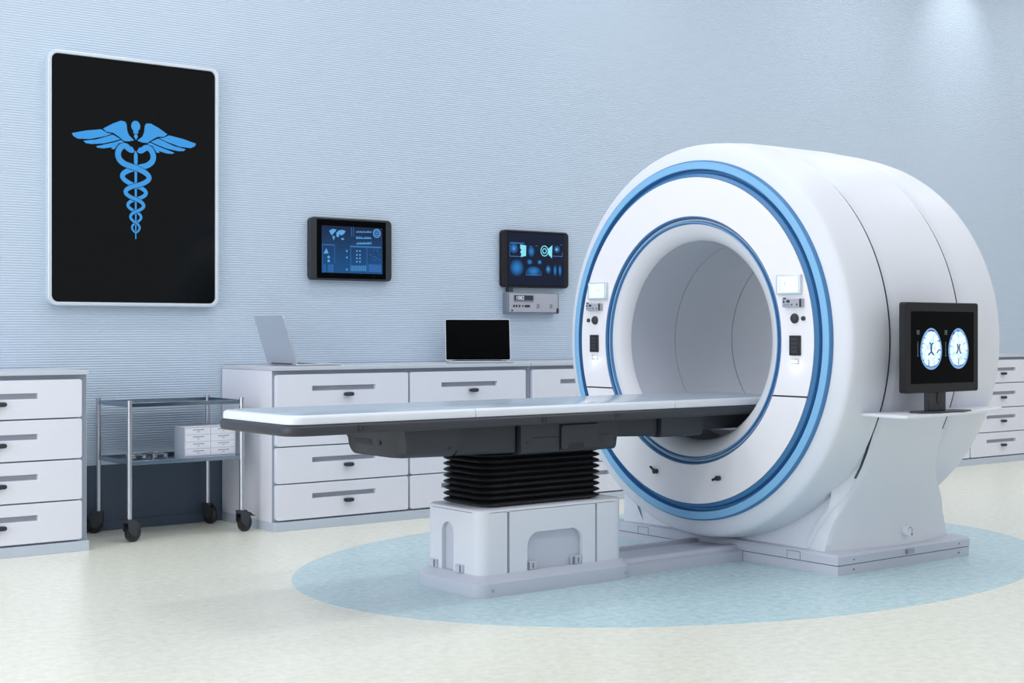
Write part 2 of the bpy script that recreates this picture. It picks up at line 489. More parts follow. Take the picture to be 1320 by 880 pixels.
def tablet(name, label, x0, x1, z0, z1, barw, scr, scrmat):
    t = thing(name, label, 'screen', ((x0 + x1) / 2, YW, z0), 'tablets on the wall')
    MB().prism(rrect(x0, x1, z0, z1, 0.028, 6), 1, 7.53, YW).build('case', M_TABG if scrmat is M_SCR1 else M_BEZEL, t, bevel=0.004)
    g = MB().box(x0 + barw, x1 - barw, 7.5285, 7.531, z0 + .012, z1 - .012).build('glass', M_SCRB, t)
    MB().box(scr[0], scr[1], 7.5275, 7.529, scr[2], scr[3]).build('picture', scrmat, t)
    return t


def shape(mb, pts, y=7.5262, th=0.0012):
    mb.loft([[(a, y, b) for a, b in pts], [(a, y + th, b) for a, b in pts]])


def disc(mb, cx, cz, r, n=20, y=7.5262, rz=None):
    shape(mb, [(cx + r * cos(2 * pi * i / n), cz + (rz or r) * sin(2 * pi * i / n)) for i in range(n)], y)


def ringf(mb, cx, cz, r, w, n=28, y=7.5262, rz=None):
    rz = rz or r
    for i in range(n):
        a, b = 2 * pi * i / n, 2 * pi * (i + 1) / n
        shape(mb, [(cx + r * cos(a), cz + rz * sin(a)), (cx + r * cos(b), cz + rz * sin(b)), (cx + (r - w) * cos(b), cz + (rz - w) * sin(b)), (cx + (r - w) * cos(a), cz + (rz - w) * sin(a))], y)


def rect(mb, a, b, c, d, y=7.5262):
    shape(mb, [(a, c), (b, c), (b, d), (a, d)], y)


# first tablet: dashboard with a world map
T1 = (4.265, 4.847, 1.407, 1.787)
tb = tablet('wall_tablet', 'black wall tablet showing blue world map dashboard, nearer the caduceus sign', *T1, 0.045, (4.343, 4.776, 1.452, 1.738), M_SCR1)


def d1(X, Y):   # design grid of the first screen
    u = (X - 85) / 930; top = 75 + 40 * u; bot = 800 + 30 * u; v = (Y - top) / (bot - top)
    return (T1[0] + u * (T1[1] - T1[0]), T1[3] - v * (T1[3] - T1[2]))


m = MB()
for pl in ([(290, 235), (330, 215), (372, 222), (360, 245), (335, 270), (322, 290), (305, 268)], [(330, 295), (355, 300), (350, 325), (340, 345), (330, 320)],
           [(372, 258), (400, 232), (440, 225), (475, 240), (460, 268), (430, 290), (405, 275), (400, 305), (382, 312), (370, 290)], [(425, 322), (455, 320), (458, 340), (430, 342)]):
    shape(m, [d1(*p) for p in pl])
m.build('world_map', M_G1, tb)['kind'] = 'stuff'
m = MB()
shape(m, [d1(*p) for p in ((258, 438), (285, 498), (230, 502))])
c = d1(285, 540); disc(m, c[0], c[1], .0085); c = d1(285, 585); disc(m, c[0], c[1], .0085)
for yy in (470, 545, 685):
    c = d1(490, yy); disc(m, c[0], c[1], .006)
for yy in (470, 515, 555, 595):
    for xx in (605, 640):
        c = d1(xx, yy); disc(m, c[0], c[1], .0055)
m.build('icons', M_G1, tb)['kind'] = 'stuff'
m = MB()
for row, (yy, hh) in enumerate(((255, 26), (328, 30), (392, 30))):
    for i in range(17):
        xx = 596 + i * 10.5; a = d1(xx, yy); b = d1(xx + 7, yy - hh * (0.35 + 0.65 * random.random())); rect(m, a[0], b[0], a[1], b[1])
for i in range(12):
    a = d1(540 + i * 15, 705); b = d1(545 + i * 15, 640); rect(m, a[0], b[0], a[1], b[1])
m.build('bar_charts', M_G1, tb)['kind'] = 'stuff'
m = MB(); c = d1(835, 262); ringf(m, c[0], c[1], .028, .006); ringf(m, c[0], c[1], .017, .004); disc(m, c[0], c[1], .006)
m.build('dial', M_G1, tb)
m = MB()
for (xa, ya, xb, yb) in ((215, 396, 352, 402), (215, 400, 219, 720), (350, 400, 354, 610), (530, 420, 885, 425), (530, 420, 535, 700), (718, 425, 723, 715), (540, 195, 546, 300), (565, 190, 569, 300)):
    a = d1(xa, yb); b = d1(xb, ya); rect(m, a[0], b[0], a[1], b[1])
for i in range(6):
    for j in range(2):
        a = d1(228 + j * 48, 712 - i * 15); b = d1(255 + j * 85, 706 - i * 15); rect(m, a[0], b[0], a[1], b[1])
    a = d1(740, 712 - i * 15); b = d1(885, 707 - i * 15); rect(m, a[0], b[0], a[1], b[1])
for i in range(22):
    c = d1(random.uniform(735, 870), random.uniform(450, 600)); disc(m, c[0], c[1], .0028, 8)
m.build('grid_lines', M_G2, tb)['kind'] = 'stuff'

# second tablet: hologram panels
T2 = (5.721, 6.292, 1.390, 1.773)
tb2 = tablet('wall_tablet', 'black wall tablet with glowing medical hologram panels, mounted above the clock box', *T2, 0.042, (5.763, 6.250, 1.405, 1.758), M_SCR2)


def d2(X, Y):
    u = (X - 58) / 575; top = 68 + 30 * u; bot = 568 + 14 * u; v = (Y - top) / (bot - top)
    return (T2[0] + u * (T2[1] - T2[0]), T2[3] - v * (T2[3] - T2[2]))


for pl in (((205, 198), (255, 208), (253, 298), (208, 308), (214, 280), (204, 265), (214, 245), (204, 232)), ((448, 235), (484, 205), (480, 318), (448, 285))):
    m = MB(); shape(m, [d2(*p) for p in pl]); m.build('bright_panel', M_G4, tb2)
m = MB(); c = d2(415, 255); ringf(m, c[0], c[1], .034, .006, rz=.037); ringf(m, c[0], c[1], .02, .006, 7)
m.build('dial', M_G4, tb2)


def glow_blob(name, cx, cz, r, rz, col, parent):
    """screen picture of a soft glowing organ: radial fall-off drawn by the screen itself"""
    m_ = MATS.get('blob_' + col)
    if m_ is None:
        m_ = bpy.data.materials.new('blob_' + col); m_.use_nodes = True; nt = m_.node_tree; p = nt.nodes['Principled BSDF']
        tc = nt.nodes.new('ShaderNodeTexCoord'); mp = nt.nodes.new('ShaderNodeMapping'); mp.inputs['Location'].default_value = (-1, 0, -1); mp.inputs['Scale'].default_value = (2, 0, 2)
        g = nt.nodes.new('ShaderNodeTexGradient'); g.gradient_type = 'SPHERICAL'
        nt.links.new(tc.outputs['Generated'], mp.inputs[0]); nt.links.new(mp.outputs[0], g.inputs[0])
        r_ = nt.nodes.new('ShaderNodeValToRGB'); cc = {'b': (34, 128, 205), 'w': (190, 240, 255)}[col]
        r_.color_ramp.elements[0].color = (*lin((9, 14, 30)), 1); r_.color_ramp.elements[1].color = (*lin(cc), 1); r_.color_ramp.elements[1].position = 0.75
        nt.links.new(g.outputs['Fac'], r_.inputs[0]); nt.links.new(r_.outputs[0], p.inputs['Emission Color'])
        p.inputs['Emission Strength'].default_value = 0.7; p.inputs['Specular IOR Level'].default_value = 0.08; p.inputs['Base Color'].default_value = (0.01, 0.015, 0.03, 1); p.inputs['Roughness'].default_value = 0.15
        MATS['blob_' + col] = m_
    mb = MB(); disc(mb, cx, cz, r, 24, 7.5266, rz)
    return mb.build(name, m_, parent)


for (X, Y, rx, ry, col) in ((150, 230, .038, .04, 'b'), (150, 232, .014, .014, 'w'), (300, 258, .03, .04, 'b'), (525, 240, .03, .028, 'b'), (522, 242, .014, .012, 'w'), (175, 400, .062, .06, 'b'),
                            (320, 430, .066, .036, 'b'), (285, 350, .026, .02, 'b'), (372, 352, .022, .018, 'b'), (375, 352, .008, .008, 'w'), (448, 415, .026, .032, 'b'), (446, 412, .012, .013, 'w'),
                            (508, 425, .016, .042, 'b'), (552, 425, .016, .042, 'b')):
    c = d2(X, Y); glow_blob('picture_glow', c[0], c[1], rx, ry, col, tb2)
m = MB()
for (xa, ya, xb, yb) in ((118, 184, 240, 188), (114, 186, 117, 300), (114, 300, 205, 303), (490, 300, 575, 303), (572, 262, 575, 300), (258, 462, 385, 465), (255, 430, 258, 465), (384, 430, 387, 466),
                         (335, 210, 355, 213), (280, 212, 300, 215), (552, 200, 572, 203)):
    a = d2(xa, yb); b = d2(xb, ya); rect(m, a[0], b[0], a[1], b[1])
m.build('grid_lines', M_G2, tb2)['kind'] = 'stuff'


def text(body, size, x, z, y, mt, parent, name='lettering'):
    c_ = bpy.data.curves.new('txt', 'FONT'); c_.body = body; c_.size = size; c_.extrude = 0.0004
    o = bpy.data.objects.new('txt', c_); COL.objects.link(o)
    dg = bpy.context.evaluated_depsgraph_get(); dg.update()
    me = bpy.data.meshes.new_from_object(o.evaluated_get(dg)); bpy.data.objects.remove(o)
    mb = MB(); mb.add([(x + v.co.x, y - v.co.z, z + v.co.y) for v in me.vertices], [tuple(p.vertices) for p in me.polygons])
    bpy.data.meshes.remove(me)
    return mb.build(name, mt, parent)


# clock box under the second tablet
BX0, BX1, BZ0, BZ1 = 5.751, 6.192, 1.215, 1.357
bx = thing('clock_box', 'grey wall instrument box with small dark digital display under the tablet', 'instrument', ((BX0 + BX1) / 2, YW, BZ0))
MB().box(BX0, BX1, 7.515, YW, BZ0, BZ1).build('case', M_INSTD, bx, bevel=0.003)
MB().box(BX0 + .012, BX1 - .012, 7.511, 7.516, BZ0 + .01, BZ1 - .008).build('front_plate', M_INSTR, bx, bevel=0.001)
MB().box(BX0 + .025, BX0 + .06, 7.535, YW, BZ1, 1.392).build('bracket', M_CHAR, bx)


def db(X, Y):
    return (BX0 + (X - 50) / 1180 * (BX1 - BX0), BZ1 - (Y - 80) / 490 * (BZ1 - BZ0))


a = db(180, 300); b = db(630, 145)
MB().box(a[0], b[0], 7.508, 7.512, a[1], b[1]).build('display_frame', M_INSTD, bx, bevel=0.001)
a = db(190, 262); b = db(612, 150)
MB().box(a[0], b[0], 7.5068, 7.509, a[1], b[1]).build('display', M_PRINT, bx)
a = db(215, 250); text('1082', 0.036, a[0], a[1], 7.5066, M_DIGIT, bx, 'digits')
for xx, xb_ in ((165, 201), (225, 261), (290, 326), (425, 545)):
    a = db(xx, 425); b = db(xb_, 370); MB().box(a[0], b[0], 7.5095, 7.5115, a[1], b[1]).build('push_button', M_PRINT, bx)
for xx in (705, 1005):
    m = MB()
    for i in range(3):
        for j in range(2):
            a = db(xx + j * 34, 372 + i * 35); b = db(xx + 28 + j * 34, 350 + i * 35); m.box(a[0], b[0], 7.5095, 7.5115, a[1], b[1])
    m.build('vent_grid', M_HINT, bx)
for xx, yy, r in ((380, 395, .006), (140, 500, .006)):
    a = db(xx, yy); MB().cyl((a[0], 7.508, a[1]), 1, r, .004, 12).build('screw', M_BLACK, bx)
a = db(1165, 545); b = db(1215, 445); MB().box(a[0], b[0], 7.508, 7.5115, a[1], b[1]).build('jack', M_BLACK, bx)

# ------------------------------------------------------------------ laptops
HX, LY0, LY1 = 3.93, 7.09, 7.44
lp = thing('laptop', 'silver laptop seen from its lid side, standing near the counter end', 'laptop', (HX, LY0, 0.9), 'laptops on the counter')
MB().prism(rrect(HX, HX + .295, LY0, LY1, .014, 4), 2, .902, .911).build('base', M_ALU, lp, bevel=0.002)
kb = MB()
for i in range(6):
    for j in range(12): kb.box(HX + .05 + i * .019, HX + .065 + i * .019, LY0 + .035 + j * .0235, LY0 + .0545 + j * .0235, .911, .9122)
kb.build('keyboard', M_BLACK, lp)['kind'] = 'stuff'
MB().box(HX + .19, HX + .27, LY0 + .12, LY1 - .12, .911, .9113).build('touchpad', M_FRAME, lp)
lid = MB(); th = 0.008
prof = rrect(LY0, LY1, 0, .29, .014, 4)
dx, dz = -.31, .951
lid.loft([[(HX + dx * q + off * dz, p, .908 + dz * q - off * dx) for p, q in prof] for off in (0, th)])
lo = lid.build('lid', M_ALU, lp, bevel=0.0015)
sc = MB(); prof = rrect(LY0 + .012, LY1 - .012, .014, .278, .006, 3)
sc.loft([[(HX + dx * q + off * dz, p, .908 + dz * q - off * dx) for p, q in prof] for off in (th - .001, th + .0006)])
sc.build('screen', M_SCRB, lo)
m = MB()
m.tube([(HX + .002, LY0 + .05, .911), (HX + .002, LY1 - .05, .911)], .005); m.build('hinge', M_CHAR, lp, smooth=60)

lp2 = thing('laptop', 'open laptop with dark blank screen facing the room, below the clock box', 'laptop', (5.35, 7.30, 0.9), 'laptops on the counter')
lw, ld = .2075, .27
MB().prism(rrect(-lw, lw, -ld, 0, .014, 4), 2, .002, .011).build('base', M_ALU, lp2, bevel=0.002, local=True)
kb = MB()
for i in range(6):
    for j in range(14): kb.box(-.175 + j * .025, -.154 + j * .025, -.045 - i * .019, -.03 - i * .019, .011, .0122)
kb.build('keyboard', M_BLACK, lp2, local=True)['kind'] = 'stuff'
MB().box(-.06, .06, -.25, -.175, .011, .0113).build('touchpad', M_FRAME, lp2, local=True)
ta = radians(13); lid = MB(); prof = rrect(-lw, lw, 0, .272, .012, 4)
lid.loft([[(p, q * sin(ta) - off * cos(ta), .008 + q * cos(ta) + off * sin(ta)) for p, q in prof] for off in (0, .007)])
lo = lid.build('lid', M_ALU, lp2, bevel=0.0015, local=True)
sc = MB(); prof = rrect(-lw + .004, lw - .004, .006, .267, .008, 3)
sc.loft([[(p, q * sin(ta) - off * cos(ta), .008 + q * cos(ta) + off * sin(ta)) for p, q in prof] for off in (.0065, .0078)])
sc.build('screen', M_SCRB, lo, local=True)
m = MB(); m.tube([(-.15, -.002, .011), (.15, -.002, .011)], .005); m.build('hinge', M_CHAR, lp2, smooth=60, local=True)
lp2.rotation_euler.z = radians(-37.6 + 6)

# ------------------------------------------------------------------ steel cart
CX0, CX1, CY0, CY1 = 2.935, 3.578, 7.07, 7.495
ct = thing('steel_cart', 'two-shelf steel trolley on black castors by the wall', 'cart', ((CX0 + CX1) / 2, (CY0 + CY1) / 2, 0))
for i, (x, y) in enumerate(((CX0, CY0), (CX1, CY0), (CX0, CY1), (CX1, CY1))):
    MB().cyl((x, y, .115), 2, .0135, .62, 20).build('leg', M_STEEL, ct, smooth=40)
    ang = [0.35, 0.35, 2.6, -1.2][i]
    ca, sa = cos(ang), sin(ang); w = MB()
    n = 28; ox, oz = .022, .047
    def cp(f_, s_, z_): return (x + f_ * ca - s_ * sa, y + f_ * sa + s_ * ca, z_)
    def wl_(r, s_): return [cp(ox + r * cos(2 * pi * k / n), s_, oz + r * sin(2 * pi * k / n)) for k in range(n)]
    w.loft([wl_(.040, -.016), wl_(.0465, -.011), wl_(.0465, .011), wl_(.040, .016)])
    co = MB()
    pr = [(-.026, .118), (.018, .118), (.05, .085), (.028, .03), (.008, .03), (-.026, .06)]
    for s0 in (-.022, .018):
        co.loft([[cp(a, s0, b) for a, b in pr], [cp(a, s0 + .004, b) for a, b in pr]])
    co.loft([[cp(a, -.018, b) for a, b in ((-.026, .118), (.018, .118), (.018, .1), (-.026, .1))], [cp(a, .018, b) for a, b in ((-.026, .118), (.018, .118), (.018, .1), (-.026, .1))]])
    caster = co.build('castor', M_CHAR, ct, bevel=0.0015)
    w.build('wheel', M_RUBBER, caster, smooth=50)
    if i < 2:
        pd = MB(); pp = [(.03, .108), (.06, .1), (.078, .085), (.095, .082), (.095, .078), (.074, .079), (.056, .093), (.03, .1)]
        pd.loft([[cp(a, -.012, b) for a, b in pp], [cp(a, .012, b) for a, b in pp]])
        pd.build('brake_pedal', M_BLACK, caster)


def tray(name, z0, z1, depth):
    m_ = MB(); e = .004
    m_.box(CX0 + .01, CX1 - .01, CY0 + .003, CY1 - .003, z0, z0 + .005)
    for a, b, c_, d in ((CX0 + .01, CX1 - .01, CY0 - .004, CY0 + e), (CX0 + .01, CX1 - .01, CY1 - e, CY1 + .004), (CX0 - .004, CX0 + e, CY0 + .01, CY1 - .01), (CX1 - e, CX1 + .004, CY0 + .01, CY1 - .01)):
        m_.box(a, b, c_, d, z0, z1)
    return m_.build(name, M_STEELD, ct, bevel=0.001)


tray('tray', .700, .722, 0); tray('tray', .398, .420, 0)
# miniature drawer chest on the lower tray
mc = thing('drawer_box', 'small white box of eight mini drawers on the cart shelf', 'drawer box', (3.41, 7.18, .403))
QX0, QX1, QY0, QY1, QZ0, QZ1 = 3.262, 3.562, 7.108, 7.245, .404, .585
MB().box(QX0, QX1, QY0 + .004, QY1, QZ0, QZ1 - .004).build('body', M_CABF, mc, bevel=0.0015)
MB().box(QX0 - .001, QX1 + .001, QY0, QY1, QZ1 - .006, QZ1).build('lid', M_CAB, mc, bevel=0.001)
dh = (QZ1 - QZ0 - .03) / 4
for c_ in range(2):
    for r_ in range(4):
        xa = QX0 + .004 + c_ * .147; za = QZ0 + .022 + r_ * dh
        dr = MB().box(xa, xa + .144, QY0, QY0 + .006, za, za + dh - .0015).build('drawer', M_CAB, mc, bevel=0.001)
        MB().box(xa + .042, xa + .108, QY0 - .0008, QY0 + .001, za + dh * .62, za + dh * .73).build('handle_slot', M_PRINTL, dr)
        MB().box(xa + .068, xa + .08, QY0 - .003, QY0 + .001, za + dh * .36, za + dh * .46).build('pull_knob', M_SLOT, dr)
# steel instruments lying on the lower tray
for i, (x, lab) in enumerate(((3.03, 'steel instrument case on the cart shelf, next to the front leg'), (3.15, 'steel instrument case on the cart shelf, nearer the white drawer box'))):
    t = thing('instrument_case', lab, 'medical case', (x, 7.2, .403), 'steel cases on the cart')
    MB().prism(rrect(x - .045, x + .045, 7.17, 7.25, .012, 4), 2, .404, .432).build('body', M_STEEL, t, bevel=0.003)
    MB().prism(rrect(x - .047, x + .047, 7.168, 7.252, .013, 4), 2, .433, .441).build('lid', M_STEELD, t, bevel=0.002)
    MB().box(x - .014, x + .014, 7.162, 7.169, .422, .438).build('clasp', M_CHAR, t, bevel=0.001)
    m = MB(); m.tube([(x - .02, 7.21, .441), (x - .018, 7.21, .45), (x + .018, 7.21, .45), (x + .02, 7.21, .441)], .0025, 8); m.build('handle', M_STEEL, t, smooth=60)
fc = thing('forceps', 'thin steel forceps lying across the cart shelf', 'forceps', (2.99, 7.3, .403))
for k, s_ in enumerate((-1, 1)):
    m = MB(); m.tube([(2.965, 7.305 + s_ * .012, .4085), (3.0, 7.30 + s_ * .004, .409), (3.05, 7.3 - s_ * .006, .409), (3.12, 7.31 - s_ * .001, .409)], .0035, 8)
    m.build('blade', M_STEEL, fc, smooth=60)
    m = MB(); m.tube([(2.96 + .013 * cos(a), 7.305 + s_ * .014 + .011 * sin(a), .4085) for a in [2 * pi * i / 14 for i in range(15)]], .003, 8)
    m.build('finger_ring', M_STEEL, fc, smooth=60)

# ------------------------------------------------------------------ patient table
AY, AZ = 4.91, 1.052          # axis of the bore
pt = thing('patient_table', 'long white patient table on dark bellows sliding into the scanner', 'table', (3.85, AY, 0))
# plinth with a chamfered upper edge
m = MB()
m.loft([rloop(3.428, 4.279, AY - .235, AY + .235, .06, 0), rloop(3.426, 4.281, AY - .236, AY + .236, .06, .004), rloop(3.426, 4.281, AY - .236, AY + .236, .06, .058), rloop(3.458, 4.266, AY - .203, AY + .203, .045, .087)])
m.build('plinth', M_BASEG, pt, smooth=30)
for (x, y, z_, ax) in ((3.50, AY - .238, .03, 1), (4.235, AY - .238, .03, 1)):
    MB().cyl((x, y, z_), 1, .007, .004, 14).build('screw', M_SLOT, pt)
# pedestal box: inner core, cover shells, plate with an arch
core = MB(); core.loft([rloop(3.478, 4.25, AY - .178, AY + .178, .05, .08), rloop(3.478, 4.25, AY - .178, AY + .178, .05, .345)])
core.build('core', M_BASEG, pt, smooth=30)
YN, YF = AY - .2, AY + .2
rc = .055


def corner_shell(xa, side, yside, x_end):
    """vertical cover wall running from x_end round one corner"""
    pts = []
    cx = xa + side * rc; cyy = yside - (1 if yside > AY else -1) * rc
    sy = 1 if yside > AY else -1
    pts.append((x_end, yside))
    for i in range(9):
        t_ = radians(90 * i / 8)
        pts.append((cx - side * rc * sin(t_), cyy + sy * rc * cos(t_)))
    return pts


for xa, side, x_end, xm in ((3.46, 1, 3.602, 'left'), (4.258, -1, 4.098, 'right')):
    m = MB()
    near = corner_shell(xa, side, YN, x_end); far = corner_shell(xa, side, YF, x_end)
    zt, zb = .345, .084
    for pth in (near, far):
        m.loft([[(p[0], p[1], zz) for p in pth] for zz in (zb, zt)], cap0=False, cap1=False, close=False)
    fy0, fy1 = YN + rc, YF - rc
    if side == 1:
        slot = [(4.94 + .043 * cos(t_), .247 + .043 * sin(t_)) for t_ in [pi - pi * i / 14 for i in range(15)]]
        slot = [(4.897, zb)] + slot + [(4.983, zb)]
        n_ = len(slot)
        m.add([(xa, p, q) for p, q in [(fy0, zb)] + slot + [(fy1, zb), (fy1, zt), (fy0, zt)]], [tuple(range(n_ + 4))])
        m.loft([[(xx, p, q) for p, q in slot] for xx in (xa, xa + .017)], cap0=False, cap1=False, close=False)
    else:
        m.add([(xa, fy0, zb), (xa, fy1, zb), (xa, fy1, zt), (xa, fy0, zt)], [(0, 1, 2, 3)])
    for yy, dd in ((YN, .015), (YF, -.015)):
        m.add([(x_end, yy, zb), (x_end, yy, zt), (x_end, yy + dd, zt), (x_end, yy + dd, zb)], [(0, 1, 2, 3)])
    m.build('corner_cover', M_WHITE, pt, smooth=30)
for yy, d_ in ((YN, .02), (YF, -.02)):
    m = MB()
    ar = .06
    arch = [(4.014, .084)] + [(4.014 - ar + ar * cos(t_), .247 - ar + ar * sin(t_)) for t_ in [pi / 2 * i / 8 for i in range(9)]] + [(3.709 + ar + ar * cos(t_), .247 - ar + ar * sin(t_)) for t_ in [pi / 2 + pi / 2 * i / 8 for i in range(9)]] + [(3.709, .084)]
    m.prism([(3.616, .345), (4.087, .345), (4.087, .084)] + arch + [(3.616, .084)], 1, yy, yy + d_)
    m.build('side_cover', M_WHITE, pt, smooth=30)
m = MB()
m.loft([rloop(3.46, 4.258, YN, YF, rc, .343), rloop(3.46, 4.258, YN, YF, rc, .350), rloop(3.463, 4.255, YN + .003, YF - .003, rc, .355), rloop(3.470, 4.248, YN + .01, YF - .01, rc - .005, .358)])
m.build('top_cover', M_WHITE, pt, smooth=40)
for xx in (3.735, 3.985):
    m = MB(); m.box(xx - .028, xx + .028, YN + .002, YN + .02, .087, .124); o = m.build('foot_latch', M_BASEG, pt, bevel=0.003)
    MB().box(xx - .027, xx - .014, YN - .001, YN + .004, .09, .122).build('catch', M_HINT, o)
    MB().box(xx + .004, xx + .009, YN - .001, YN + .004, .094, .116).build('slit', M_HINT, o)
for yy in (5.035, 4.845):
    m = MB(); m.box(3.448, 3.462, yy - .026, yy + .026, .087, .121); o = m.build('foot_latch', M_BASEG, pt, bevel=0.003)
    MB().box(3.446, 3.45, yy - .018, yy - .008, .09, .12).build('catch', M_HINT, o)
# bellows
bl = MB(); bl.loft([rloop(3.545, 4.14, AY - .14, AY + .14, .04, .355), rloop(3.545, 4.14, AY - .14, AY + .14, .04, .60)])
bl = bl.build('bellows', M_RUBBER, pt, smooth=30)
NP = 9; z0, z1 = .360, .590; dz_ = (z1 - z0) / NP
for k in range(NP):
    a = z0 + k * dz_; m = MB(); L = []
    for q, ins in ((0.02, .028), (.18, .012), (.36, .003), (.5, 0), (.64, .003), (.82, .012), (.98, .028)):
        L.append(rloop(3.505 + ins, 4.172 - ins, AY - .17 + ins, AY + .17 - ins, .06 - ins * .6, a + q * dz_))
    m.loft(L); m.build('pleat', M_RUBBER, bl, smooth=50)
# undercarriage covers
UY0, UY1 = AY - .225, AY + .225


def under(name, xa, xb, zlo, zlo2, ins, lean0=0, lean1=0, rnd=0.03, mt=M_CHAR, r0=.0):
    """cover block: sides inset by ins, bottom from zlo (at xa) to zlo2 (at xb), lower long edges rounded"""
    m_ = MB(); L = []
    for k in range(13):
        t_ = k / 12
        x = xa + (xb - xa) * t_
        zl = zlo + (zlo2 - zlo) * t_
        le = 0
        pin = 0
        if r0 and x - xa < r0:
            q = 1 - (x - xa) / r0; pin = r0 * (1 - sqrt(max(0, 1 - q * q))) * .9
        ya, yb = UY0 + ins + pin, UY1 - ins - pin
        lp_ = [(x, ya, .712)]
        for i in range(6):
            a = radians(90 * i / 5); lp_.append((x, ya + rnd - rnd * cos(a), zl + rnd - rnd * sin(a)))
        for i in range(6):
            a = radians(90 * i / 5); lp_.append((x, yb - rnd + rnd * sin(a), zl + rnd - rnd * cos(a)))
        lp_.append((x, yb, .712))
        # lean of the end faces
        out = []
        for (px, py, pz) in lp_:
            h = (.712 - pz) / .125
            out.append((px + (1 - t_) * lean0 * h + t_ * lean1 * h, py, pz))
        L.append(out)
    m_.loft(L)
    return m_.build(name, mt, pt, smooth=35)


nose = under('front_cover', 3.052, 3.352, .592, .588, 0, .02, -.03, .045, M_CHAR, .05)
under('middle_cover', 3.366, 3.64, .590, .585, .02, -.03, 0, .02, M_CHAR2)
under('carriage_cover', 3.655, 4.205, .578, .578, 0, 0, -.02, .02, M_CHAR)
under('rear_cover', 4.21, 4.45, .628, .620, .02, 0, 0, .02, M_CHAR2)
under('end_cover', 4.46, 4.735, .615, .612, .0, 0, -.02, .02, M_CHAR)
under('carrier_beam', 4.738, 5.27, .635, .635, .03, 0, 0, .02, M_CHAR2)
# nose details: vent and fixing holes on the end face, screws on the side
vx = 3.064
MB().box(vx - .004, vx + .02, 4.90, 5.04, .634, .665).build('vent_frame', M_CHAR2, nose, bevel=0.003)
MB().box(vx - .0055, vx + .01, 4.915, 5.035, .642, .660).build('vent_opening', M_BLACK, nose)
for yy, zz in ((5.085, .668), (4.845, .648)):
    MB().cyl((vx - .006, yy, zz), 0, .009, .02, 16).build('fixing_hole', M_BLACK, nose)
MB().cyl((3.29, UY0 - .001, .625), 1, .006, .01, 12).build('screw', M_BLACK, nose)
MB().cyl((3.69, UY0 - .001, .628), 1, .006, .01, 12).build('screw', M_BLACK, pt)
MB().cyl((4.18, UY0 - .001, .622), 1, .006, .01, 12).build('screw', M_BLACK, pt)
# latch cover with its finger opening
lc = MB().prism(rrect(3.868, 4.075, .592, .698, .012, 4), 1, UY0 - .014, UY0 + .01).build('latch_cover', M_CHAR, pt, bevel=0.004)
MB().prism(rrect(3.905, 3.99, .592, .618, .012, 4), 1, UY0 - .0155, UY0 - .005).build('finger_opening', M_BLACK, lc)
MB().box(3.865, 4.078, UY0 - .003, UY0 + .002, .588, .702).build('shadow_gap', M_BLACK, lc)
MB().box(3.72, 3.862, UY0 - .003, UY0 + .002, .644, .647).build('seam', M_BLACK, pt)
MB().box(4.08, 4.15, UY0 - .003, UY0 + .002, .644, .647).build('seam', M_BLACK, pt)
# frame and pads
FX1 = 5.30


def bed_outline(x0, x1, hw, ch, n=6):
    """rounded outline of the free end, square at the other end"""
    out = [(x1, AY - hw), (x1, AY + hw)]
    for cx_, cy_, a in ((x0 + ch, AY + hw - ch, 90), (x0 + ch, AY - hw + ch, 180)):
        for i in range(n + 1):
            t_ = radians(a + 90 * i / n); out.append((cx_ + ch * cos(t_), cy_ + ch * sin(t_)))
    return out


m = MB()
L = []
for z_, ins in ((.708, .008), (.712, .002), (.718, 0), (.738, 0), (.744, .003), (.749, .012)):
    L.append([(p[0], p[1], z_) for p in bed_outline(2.518 + ins, FX1, .31 - ins, .075)])
m.loft(L); m.build('frame', M_CHAR, pt, smooth=40)
edges = [(2.530, 3.365), (3.368, 4.472), (4.475, 5.285)]
for k, (a, b) in enumerate(edges):
    m = MB(); L = []
    for z_, ins in ((.749, .004), (.752, 0), (.772, 0), (.779, .003), (.783, .008), (.785, .016)):
        if k == 0:
            L.append([(p[0], p[1], z_) for p in bed_outline(a + ins, b, .301 - ins, .065)])
        else:
            L.append([(b, AY - .301 + ins, z_), (b, AY + .301 - ins, z_), (a, AY + .301 - ins, z_), (a, AY - .301 + ins, z_)])
    m.loft(L, cap1=False); m.add(L[-1], [tuple(range(len(L[-1])))], 1); m.build('pad', [M_PAD, M_PADT], pt, smooth=40)
for xx in (2.84, 3.73, 4.137):
    o = MB().box(xx - .032, xx + .032, AY - .3125, AY - .308, .719, .741).build('rail_clip', M_CHAR2, pt, bevel=0.001)
    MB().box(xx - .031, xx - .025, AY - .3135, AY - .309, .719, .741).build('notch', M_BLACK, o)
    MB().box(xx - .013, xx - .008, AY - .3135, AY - .309, .721, .739).build('notch', M_BLACK, o)
# track between the table and the scanner
m = MB()
half = [(-.19, 0), (-.19, .044), (-.172, .052), (-.160, .052), (-.152, .070), (-.112, .072), (-.104, .05), (-.085, .05), (-.078, .060), (-.02, .062)]
tr = [(AY + a, b) for a, b in half] + [(AY - a, b) for a, b in reversed(half)]
m.loft([[(x, p[0], p[1]) for p in tr] for x in (4.262, 5.027)])
m.build('track', M_BASEG, pt, smooth=25)

# ------------------------------------------------------------------ scanner
sc_ = thing('mri_scanner', 'large white ring-shaped MRI scanner with blue rims', 'scanner', (5.5, AY, 0))
R_ = lambda prof, n=160, a0=0, a1=2 * pi, m_=None: (m_ or MB()).rev(prof, AY, AZ, n, a0, a1)
